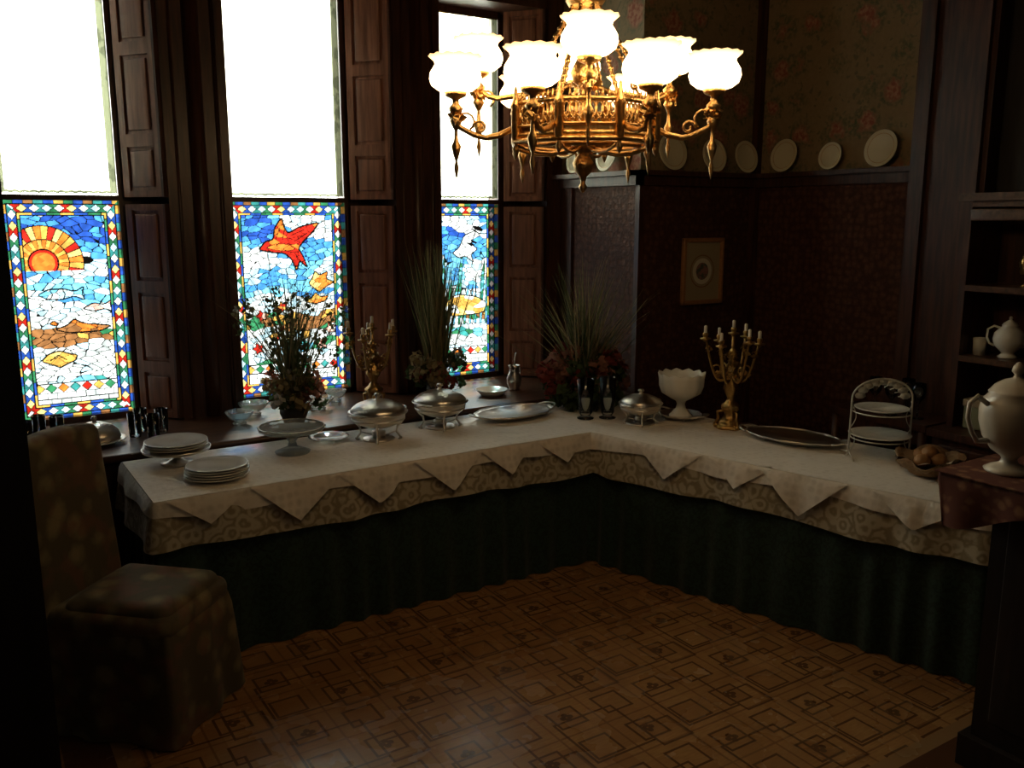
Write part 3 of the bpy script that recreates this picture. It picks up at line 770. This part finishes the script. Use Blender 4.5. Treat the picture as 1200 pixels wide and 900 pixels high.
for (x, y, hh) in ((3.30, 4.09, .25), (3.18, 4.15, .24)):
    b = B(); b.lathe([(0, 0), (.05, 0), (.052, .006), (.03, .012), (.03, .02), (.042, .04), (.045, .12), (.052, hh), (.049, hh), (.041, .12), (.038, .04), (0, .025)], GLASS, seg=24)
    b.lathe([(0, .026), (.025, .026), (.025, .12), (0, .124)], CANDLE, seg=16); b.done('hurricane_candle_holder', (x, y, TT))
def tumbler(loc, r=.035, h=.11, name='glass_tumbler'):
    b = B(); b.lathe([(0, 0), (r*.8, 0), (r*.85, .01), (r, h), (r*.94, h), (r*.78, .014), (0, .012)], GLASS, seg=20); return b.done(name, loc)
for (x, y) in ((.80, 5.03), (.88, 4.95), (.95, 5.08), (.85, 5.14), (.36, 5.25), (.44, 5.18), (.29, 5.13)): tumbler((x, y, .781), .036, .13)
def gbowl(loc, r, name='glass_bowl'):
    b = B(); b.lathe([(0, 0), (r*.45, 0), (r*.5, .01), (r*.3, .02), (r*.7, .035), (r, .075), (r*.96, .077), (r*.66, .042), (0, .028)], CUTG, seg=48, wave=lambda th, i: (1+.03*math.cos(th*12)*(i > 4), 0)); return b.done(name, loc)
gbowl((1.50, 5.22, .781), .09); gbowl((1.88, 5.16, .781), .10); gbowl((2.06, 5.32, .781), .07); gbowl((1.36, 5.02, .781), .08)
b = B(); b.lathe(plate_prof(.11), CUTG, seg=40); b.done('glass_plate', (1.69, 4.49, TT))
b = B(); b.lathe(plate_prof(.15), SILVER, seg=40)
b.lathe([(.12, .02), (.125, .03), (.115, .06), (.085, .09), (.04, .108), (.012, .112), (.008, .12), (.016, .13), (.01, .142), (0, .144)], SILVER, seg=36); b.done('domed_serving_dish', (.60, 5.0, .781))
b = B(); b.lathe([(0, 0), (.07, 0), (.08, .01), (.11, .04), (.105, .04), (.075, .014), (0, .01)], CHINA, seg=36); b.done('china_dish', (3.02, 4.97, .781))
b = B(); b.lathe([(0, 0), (.04, 0), (.035, .01), (.05, .04), (.052, .08), (.035, .12), (.032, .15), (.042, .17), (.038, .17), (.028, .15), (0, .12)], SILVER, seg=28)
b.tube([(.035, 0, .15), (.075, 0, .16), (.09, 0, .11), (.07, 0, .06), (.048, 0, .05)], .005, SILVER)
b.tube([(-.03, 0, .15), (-.05, 0, .168), (-.062, 0, .175)], [.02, .014, .006], SILVER)
b.tube([(0, 0, .16), (.03, .01, .22), (.045, .01, .25)], .004, SILVER)
b.done('cream_jug', (3.25, 5.05, .781), .5)

# ------------------------------------------------------------------ arrangements
def arr_pot(b, r, h):
    b.lathe([(0, 0), (r*.6, 0), (r*.7, h*.1), (r, h*.6), (r*.95, h), (r*.85, h), (r*.85, h*.85), (0, h*.8)], POTM, seg=24)
b = B(); arr_pot(b, .08, .12)
for i in range(240):
    b.blade((R.uniform(-.04, .04), R.uniform(-.04, .04), .09), R.uniform(0, 2*pi), abs(R.gauss(0, .24)), R.uniform(.35, .9), R.uniform(.004, .011), R.uniform(.0, .8), R.choice([GRASS, LEAF, GRASS, STRAW]))
for i in range(30):
    az = R.uniform(0, 2*pi); L = R.uniform(.25, .60); ln = abs(R.gauss(.1, .25))
    p = b.blade((0, 0, .1), az, ln, L, .004, .3, LEAF)
    for q in range(4): b.petals(p - Vector((0, 0, .04*q)), .02, 4, R.choice([LEAF, GRASS]), .026)
    if i % 2 == 0: b.petals(p, .014, 9, R.choice([WHITEP, WHITEP, PINK, BURG]), .018)
for i in range(34):
    a = R.uniform(0, 2*pi); r = R.uniform(.02, .15)
    b.petals((r*math.cos(a), r*math.sin(a), R.uniform(.11, .30)), .045, 24, R.choice([LEAF, GRASS, WHITEP, PINK, STRAW]), .036)
b.done('floral_arrangement', (1.62, 4.84, .781))
b = B(); arr_pot(b, .07, .14)
for i in range(320):
    b.blade((R.uniform(-.05, .05), R.uniform(-.05, .05), .12), R.uniform(0, 2*pi), abs(R.gauss(0, .12)), R.uniform(.45, .92), R.uniform(.006, .013), R.uniform(0, .22), R.choice([GRASS, GRASS, STRAW, LEAF]))
for i in range(44):
    a = R.uniform(0, 2*pi); r = R.uniform(.03, .17)
    b.petals((r*math.cos(a), r*math.sin(a), R.uniform(.12, .30)), .04, 28, R.choice([BURG, PINK, LEAF, STRAW, STRAW]), .035)
b.done('grass_arrangement', (2.60, 4.95, .781))
b = B(); arr_pot(b, .09, .12)
for i in range(300):
    b.blade((R.uniform(-.06, .06), R.uniform(-.06, .06), .12), R.uniform(0, 2*pi), abs(R.gauss(0, .44)), R.uniform(.4, .86), R.uniform(.006, .013), R.uniform(0, .6), R.choice([GRASS, STRAW, STRAW, LEAF]))
for i in range(76):
    a = R.uniform(0, 2*pi); r = R.uniform(.04, .27)
    b.petals((r*math.cos(a), r*math.sin(a), R.uniform(.09, .38)-r*.2), .055, 46, R.choice([BURG, BURG, PINK, PINK, LEAF, LEAF]), .04)
for i in range(22):
    a = R.uniform(0, 2*pi); r = R.uniform(.17, .24)
    b.petals((r*math.cos(a), r*math.sin(a), R.uniform(.05, .14)), .04, 16, LEAF, .05)
HX, HY = 3.42, 4.49
def comp(v):   # leaves press softly against the wall instead of passing through it
    x, y, z = v
    lim = XS-.03-HX
    if x > lim*.7: x = lim*.7+(lim*.3)*math.tanh((x-lim*.7)/(lim*.3))
    return (x, y, max(z, .003))
b.v = [comp(v) for v in b.v]
b.done('hydrangea_arrangement', (HX, HY, TT))

# ------------------------------------------------------------------ chair
def chair(loc, rz):
    e = empty('dining_chair', loc, rz)
    b = B(); b.bbox(-.25, .27, -.235, .235, .40, .50, CHAIRM, .045); b.bbox(-.19, .25, -.21, .21, .43, .535, CHAIRM, .05)
    b.done('seat', parent=e)
    b = B(); T = Matrix.Translation((-.27, 0, .40)) @ Matrix.Rotation(-.09, 4, 'Y')
    b.bbox(-.05, .055, -.24, .24, -.02, .71, CHAIRM, .035, T)
    Ti = T.inverted()
    for i, p in enumerate(b.v):
        q = Ti @ Vector(p)
        if q.z > .5:
            q.z += .03*(1-(q.y/.24)**2)*min(1, (q.z-.5)/.15)
            b.v[i] = tuple(T @ q)
    b.done('backrest', parent=e)
    b = B(); pts = [(-.27, -.225), (.26, -.225), (.26, .225), (-.27, .225), (-.27, -.225)]
    hang(b, pts, lambda s: .425, CHAIRM, .435, .008, .03, .012, 26, 8, .012)
    b.done('slipcover_skirt', parent=e)
    b = B()
    for (x, y) in ((-.2, -.17), (.2, -.17), (.2, .17), (-.2, .17)): b.box(x-.02, x+.02, y-.02, y+.02, 0, .40, DARK)
    b.done('legs', parent=e)
chair((.53, 3.57, 0), -.77)

# ------------------------------------------------------------------ sideboards (right)
b = B(); b.box(4.36, 4.83, 1.5, 2.70, .80, .84, DARK); b.box(4.39, 4.83, 1.53, 2.68, .08, .80, DARK)
for y in (1.56, 1.93, 2.31): b.bbox(4.375, 4.395, y, y+.33, .14, .55, DARK, .008); b.bbox(4.375, 4.395, y, y+.33, .59, .76, DARK, .008); b.sph((4.365, y+.165, .68), .014, BRASS)
for y in (1.6, 2.6):
    for x in (4.43, 4.78): b.box(x-.03, x+.03, y-.03, y+.03, 0, .08, DARK)
b.box(4.80, 4.83, 1.53, 2.68, .84, 2.02, DARK)
for y in (1.53, 2.64): b.box(4.50, 4.83, y, y+.035, .84, 2.02, DARK)
for z in (1.20, 1.57, 2.0): b.box(4.50, 4.80, 1.565, 2.64, z, z+.03, SILLW)
b.box(4.47, 4.84, 1.5, 2.70, 2.03, 2.07, SILLW); b.bbox(4.485, 4.50, 1.565, 2.64, 1.93, 1.99, SILLW, .006)
b.done('china_hutch')
b = B(); b.box(4.40, 4.72, 2.73, 3.35, .80, .84, DARK)
for (x, y) in ((4.43, 2.76), (4.43, 3.32), (4.69, 2.76), (4.69, 3.32)): b.tube([(x, y, 0), (x, y, .3), (x, y, .8)], [.015, .02, .025], DARK)
b.box(4.42, 4.70, 2.75, 3.33, .72, .80, DARK); b.done('side_table')
def wine(loc, k=1):
    b = B(); b.lathe([(0, 0), (.035, 0), (.036, .003), (.006, .01), (.005, .08), (.012, .09), (.032, .115), (.037, .15), (.033, .19), (.031, .19), (.035, .15), (.03, .117), (0, .095)], GLASS, seg=20, T=Matrix.Scale(k, 4)); b.done('wine_glass', loc)
for p in ((4.52, 2.86, .841), (4.6, 2.98, .841), (4.48, 3.0, .841), (4.5, 3.12, .841)): wine(p, 1.05)
def teapot(name, loc, k, rz, mat):
    b = B(); T = Matrix.Scale(k, 4)
    b.lathe([(0, 0), (.055, 0), (.06, .008), (.045, .02), (.035, .03), (.05, .045), (.085, .08), (.095, .12), (.088, .16), (.06, .19), (.045, .205), (.05, .212), (.045, .216), (.04, .225), (.02, .24), (.008, .248), (.012, .256), (.008, .268), (0, .27)], mat, seg=36, T=T)
    b.tube([(-.05, 0, .19), (-.09, 0, .205), (-.125, 0, .18), (-.128, 0, .13), (-.11, 0, .09), (-.08, 0, .075)], [.008, .008, .007, .007, .007, .008], mat, 10, T=T)
    b.tube([(.07, 0, .08), (.11, 0, .1), (.125, 0, .15), (.15, 0, .20), (.162, 0, .21)], [.02, .016, .012, .009, .008], mat, 12, T=T)
    return b.done(name, loc, rz)
teapot('teapot', (4.62, 2.45, 1.231), .8, -1.0, MILK)
b = B(); b.lathe([(0, 0), (.03, 0), (.034, .09), (.03, .09), (.027, .006), (0, .006)], MILK, seg=20); b.tube([(.03, 0, .07), (.05, 0, .06), (.05, 0, .035), (.03, 0, .025)], .004, MILK); b.done('mug', (4.6, 2.59, 1.231))
b = B(); b.lathe([(0, 0), (.04, 0), (.015, .02), (.012, .05), (.04, .08), (.05, .12), (.035, .16), (.012, .18), (0, .2)], GILT, seg=24, wave=lambda th, i: (1+.1*math.cos(th*7), 0)); b.petals((0, 0, .11), .05, 50, GILT, .03); b.done('gilt_ornament', (4.62, 2.38, 1.601))
b = B(); b.bbox(4.52, 4.70, 2.40, 2.60, .841, .98, simple('box_fabric', (.3, .32, .2), .7), .01); b.bbox(4.515, 4.705, 2.395, 2.605, .96, 1.0, LIN, .008); b.done('keepsake_box')

CZ = 1.10
b = B(); b.box(2.80, 3.45, .98, 1.66, CZ-.04, CZ, BLACKW); b.box(2.96, 3.40, 1.02, 1.56, 0, CZ-.04, BLACKW); b.box(2.93, 3.43, .99, 1.59, 0, .12, BLACKW)
b.bbox(2.945, 2.965, 1.08, 1.50, .2, 1.0, BLACKW, .008); b.bbox(3.02, 3.34, 1.555, 1.575, .2, 1.0, BLACKW, .008); b.done('pedestal_cabinet')
b = B()
pth = [(2.78, .96), (2.78, 1.68), (3.46, 1.68)][::-1]
def dr(s):
    return .10+.10*math.exp(-((s-.68)/.18)**2)+.015*math.sin(s*17)
hang(b, pth, dr, BROCADE, CZ+.005, -.006, -.02, -.012, 30, 7, .015)
b.box(2.78, 3.46, .96, 1.68, CZ+.001, CZ+.005, BROCADE); b.done('brocade_runner')
def urn(loc, rz):
    b = B(); m = simple('cream_ceramic', (.66, .6, .5), .22, 0, .06, 10)
    b.lathe([(0, 0), (.072, 0), (.076, .008), (.06, .018), (.03, .03), (.024, .045), (.03, .055), (.06, .075), (.09, .12), (.104, .17), (.106, .21), (.098, .245), (.08, .265), (.084, .272), (.078, .278), (.066, .295), (.04, .312), (.015, .32), (.010, .33), (.02, .342), (.017, .358), (.006, .372), (0, .374)], m, seg=40)
    b.tube([(-.098, 0, .235), (-.135, 0, .262), (-.162, 0, .24), (-.165, 0, .19), (-.145, 0, .14), (-.125, 0, .11), (-.085, 0, .11)], [.009, .009, .008, .008, .008, .009, .011], m, 10)
    b.tube([(.08, 0, .11), (.13, 0, .13), (.145, 0, .2), (.17, 0, .27), (.185, 0, .285)], [.022, .018, .013, .01, .009], m, 12)
    b.done('coffee_pot', loc, rz)
urn((2.965, 1.53, CZ+.006), -.45)

# ------------------------------------------------------------------ chandelier
CX, CY = 1.985, 2.627
ch = empty('chandelier', (CX, CY, 0), -.5690)
b = B()
RG = .255; z0, z1 = 2.225, 2.335
def octp(r, z, n=8, off=pi/8): return [(r*math.cos(off+2*pi*i/n), r*math.sin(off+2*pi*i/n), z) for i in range(n)]
def ring(r, z, rad): b.tube(octp(r, z, 8), rad, GILT, 8, closed=True)
for r, z, q in ((RG, z0, .012), (RG+.012, z0-.018, .009), (RG, z1, .009), (RG+.01, z0+.03, .005), (RG-.05, z0-.03, .008)): ring(r, z, q)
A0 = octp(RG, 0)
for i in range(8):
    p, q = Vector(A0[i]), Vector(A0[(i+1) % 8])
    b.add([(p.x, p.y, z0-.012), (q.x, q.y, z0-.012), (q.x, q.y, z0+.035), (p.x, p.y, z0+.035)], [(0, 1, 2, 3)], GILT, False)
    for k in range(9):
        f = (k+.5)/9; c = p.lerp(q, f)
        b.tube([(c.x, c.y, z0+.03), (c.x, c.y, z1-.012)], .0045, GILT, 6)
        if k < 8:
            c1 = p.lerp(q, (k+.5)/9); c2 = p.lerp(q, (k+1.5)/9)
            b.tube([(c1.x+(c2.x-c1.x)*(t/6), c1.y+(c2.y-c1.y)*(t/6), z1-.028+.018*math.sin(pi*t/6)) for t in range(7)], .003, GILT, 5)
            b.tube([(c2.x, c2.y, z1), (c2.x, c2.y, z1+.035)], [.007, .001], GILT, 6)
            b.tube([(c1.x, c1.y, z0+.035), (c2.x, c2.y, z0+.065)], .003, GILT, 5); b.tube([(c2.x, c2.y, z0+.035), (c1.x, c1.y, z0+.065)], .003, GILT, 5)
    b.lathe([(0, -.06), (.006, -.05), (.012, -.035), (.006, -.02), (.016, 0), (.016, .1), (.02, .105), (.01, .13), (.004, .17), (0, .175)], GILT, (p.x*1.03, p.y*1.03, z0-.01), 10)
for i in range(8):
    p = Vector(A0[i]); b.tube([(p.x*f, p.y*f, z0-.02-.035*math.sin(pi*f*.9)) for f in (1, .85, .7, .5, .3, .1)], .006, GILT, 6)
b.lathe([(0, 2.035), (.008, 2.04), (.016, 2.055), (.008, 2.07), (.012, 2.09), (.03, 2.11), (.038, 2.14), (.02, 2.17), (.04, 2.195), (.055, 2.22), (.03, 2.25), (.018, 2.28), (.018, 2.4), (.04, 2.42), (.05, 2.45), (.03, 2.49), (.016, 2.52), (.014, 2.62), (.045, 2.65), (.07, 2.69), (.045, 2.73), (.02, 2.76), (.016, 3.0), (.03, 3.03), (.016, 3.06), (.016, 3.5), (.08, 3.56), (.1, 3.6)], GILT, (0, 0, 0), 20)
for i in range(8):
    p = Vector(A0[i]); n = 14
    b.tube([(p.x*(1-.86*t/n), p.y*(1-.86*t/n), z1+(2.69-z1)*(t/n)) for t in range(n+1)], .006, GILT, 6)
    for t in range(1, n):
        b.sph((p.x*(1-.86*t/n), p.y*(1-.86*t/n), z1+(2.69-z1)*(t/n)), .009, GILT, seg=6)
lamps = [(184, .455, 2.435, 0), (243, .42, 2.405, 0), (296, .41, 2.415, 0), (-4, .455, 2.445, 0), (62, .455, 2.43, 0), (118, .455, 2.43, 0), (155, .42, 2.535, 1), (35, .42, 2.535, 1), (268, .33, 2.505, 1), (90, .36, 2.53, 1)]
for (a, r, zc, tier) in lamps:
    a = math.radians(a); c, s_ = math.cos(a), math.sin(a); zb = zc-.065
    if tier == 0:
        pts = [(.25, 2.26), (.30, 2.235), (.35, 2.225), (.39, 2.235), (r-.015, 2.26), (r, 2.29), (r, zb-.03)]
    else:
        pts = [(.05, 2.41), (.13, 2.39), (.22, 2.39), (r-.08, 2.38), (r-.04, 2.39), (r-.01, 2.41), (r, zb-.03)]
    b.tube([(q*c, q*s_, z) for q, z in pts], [.010, .011, .010, .010, .009, .009, .009], GILT, 10)
    m = (pts[2][0]+.02, pts[2][1]+.035)
    b.tube([((m[0]+.026*math.cos(t)*(1-t/9))*c, (m[0]+.026*math.cos(t)*(1-t/9))*s_, m[1]+.026*math.sin(t)*(1-t/9)) for t in [i*.5 for i in range(15)]], .005, GILT, 6)
    b.tube([((r-.035+.03*math.cos(t))*c, (r-.035+.03*math.cos(t))*s_, zb-.09+.03*math.sin(t)) for t in [i*.6 for i in range(8)]], .004, GILT, 6)
    b.petals((r*c, r*s_, zb-.07), .022, 22, GILT, .028)
    b.lathe([(.006, -.075), (.02, -.06), (.026, -.045), (.012, -.03), (.012, -.015), (.036, -.004), (.04, .008), (.036, .008), (.02, 0), (0, 0)], GILT, (r*c, r*s_, zb), 16)
    zz = 2.30 if tier == 0 else 2.39
    b.lathe([(0, -.22), (.003, -.21), (.009, -.18), (.004, -.155), (.012, -.13), (.018, -.105), (.008, -.085), (.006, -.05), (.014, -.035), (.022, -.02), (.014, 0), (0, .01)], GILT, (r*c, r*s_, zz), 10)
    g = B(); k = 1.06
    g.lathe([(.033, 0), (.037, .008), (.058, .015), (.079, .032), (.086, .054), (.083, .075), (.073, .092), (.067, .103), (.070, .113), (.080, .123), (.088, .129), (.085, .131), (.067, .116), (.062, .102)], GLOBE, (0, 0, 0), 56,
            wave=lambda th, i: (k*(1+(.02*math.cos(th*14) if i in (9, 10, 11) else .008*math.cos(th*14))), .002*math.cos(th*14)*(i in (10, 11))))
    o = g.done('glass_shade', (r*c, r*s_, zb), parent=ch)
b.done('chandelier_frame', parent=ch)

# ------------------------------------------------------------------ light & camera
wd = bpy.data.worlds.new('sky'); S.world = wd; wd.use_nodes = True; t = wd.node_tree
bg = t.nodes['Background']
tc = t.nodes.new('ShaderNodeTexCoord'); sp = t.nodes.new('ShaderNodeSeparateXYZ'); t.links.new(tc.outputs['Generated'], sp.inputs[0])
mr = t.nodes.new('ShaderNodeMapRange'); mr.inputs[1].default_value = -.5; mr.inputs[2].default_value = .25; t.links.new(sp.outputs[2], mr.inputs[0])
mx = t.nodes.new('ShaderNodeMix'); mx.data_type = 'RGBA'; mx.inputs[6].default_value = (.76, .74, .65, 1); mx.inputs[7].default_value = (1.0, .94, .82, 1)
t.links.new(mr.outputs[0], mx.inputs[0]); t.links.new(mx.outputs[2], bg.inputs[0]); bg.inputs[1].default_value = 15.5

# hazy sun falling through the windows onto the floor
sl = bpy.data.lights.new('sun', 'SUN'); sl.energy = 22; sl.angle = .09; sl.color = (1, .86, .64)
so = bpy.data.objects.new('sun', sl); S.collection.objects.link(so)
so.rotation_euler = Vector((-1.14, -2.6, -2.7)).to_track_quat('-Z', 'Y').to_euler(); so.location = (4, 9, 6)

b = B(); b.lathe([(0, -.12), (.1, -.11), (.16, -.06), (.17, -.01), (.12, 0)], simple('fill_fixture_glass', (.8, .75, .6), .4), seg=32); b.lathe([(.13, 0), (.14, .02), (.03, .03), (.02, .28), (.06, .30)], BRASS, seg=24)  # added fixture behind the camera, out of view, to go with the fill light
b.done('added_fill_fixture', (1.1, -.4, 3.3))
pl = bpy.data.lights.new('added_fill_light', 'POINT'); pl.energy = 9; pl.color = (1, .8, .56); pl.shadow_soft_size = .15  # added warm fill, lifts chair and table fronts from the camera side
po = bpy.data.objects.new('added_fill_light', pl); S.collection.objects.link(po); po.location = (1.1, -.4, 3.0)

cd = bpy.data.cameras.new('camera'); cam = bpy.data.objects.new('camera', cd); S.collection.objects.link(cam)
cd.sensor_width = 36; cd.lens = 36*1040/1200; cd.clip_start = .05
cam.location = (0, 0, 1.95); cam.rotation_euler = (math.radians(90-10.67), 0, -math.radians(32.62))
S.camera = cam
S.view_settings.view_transform = 'Standard'
S.view_settings.look = 'None'
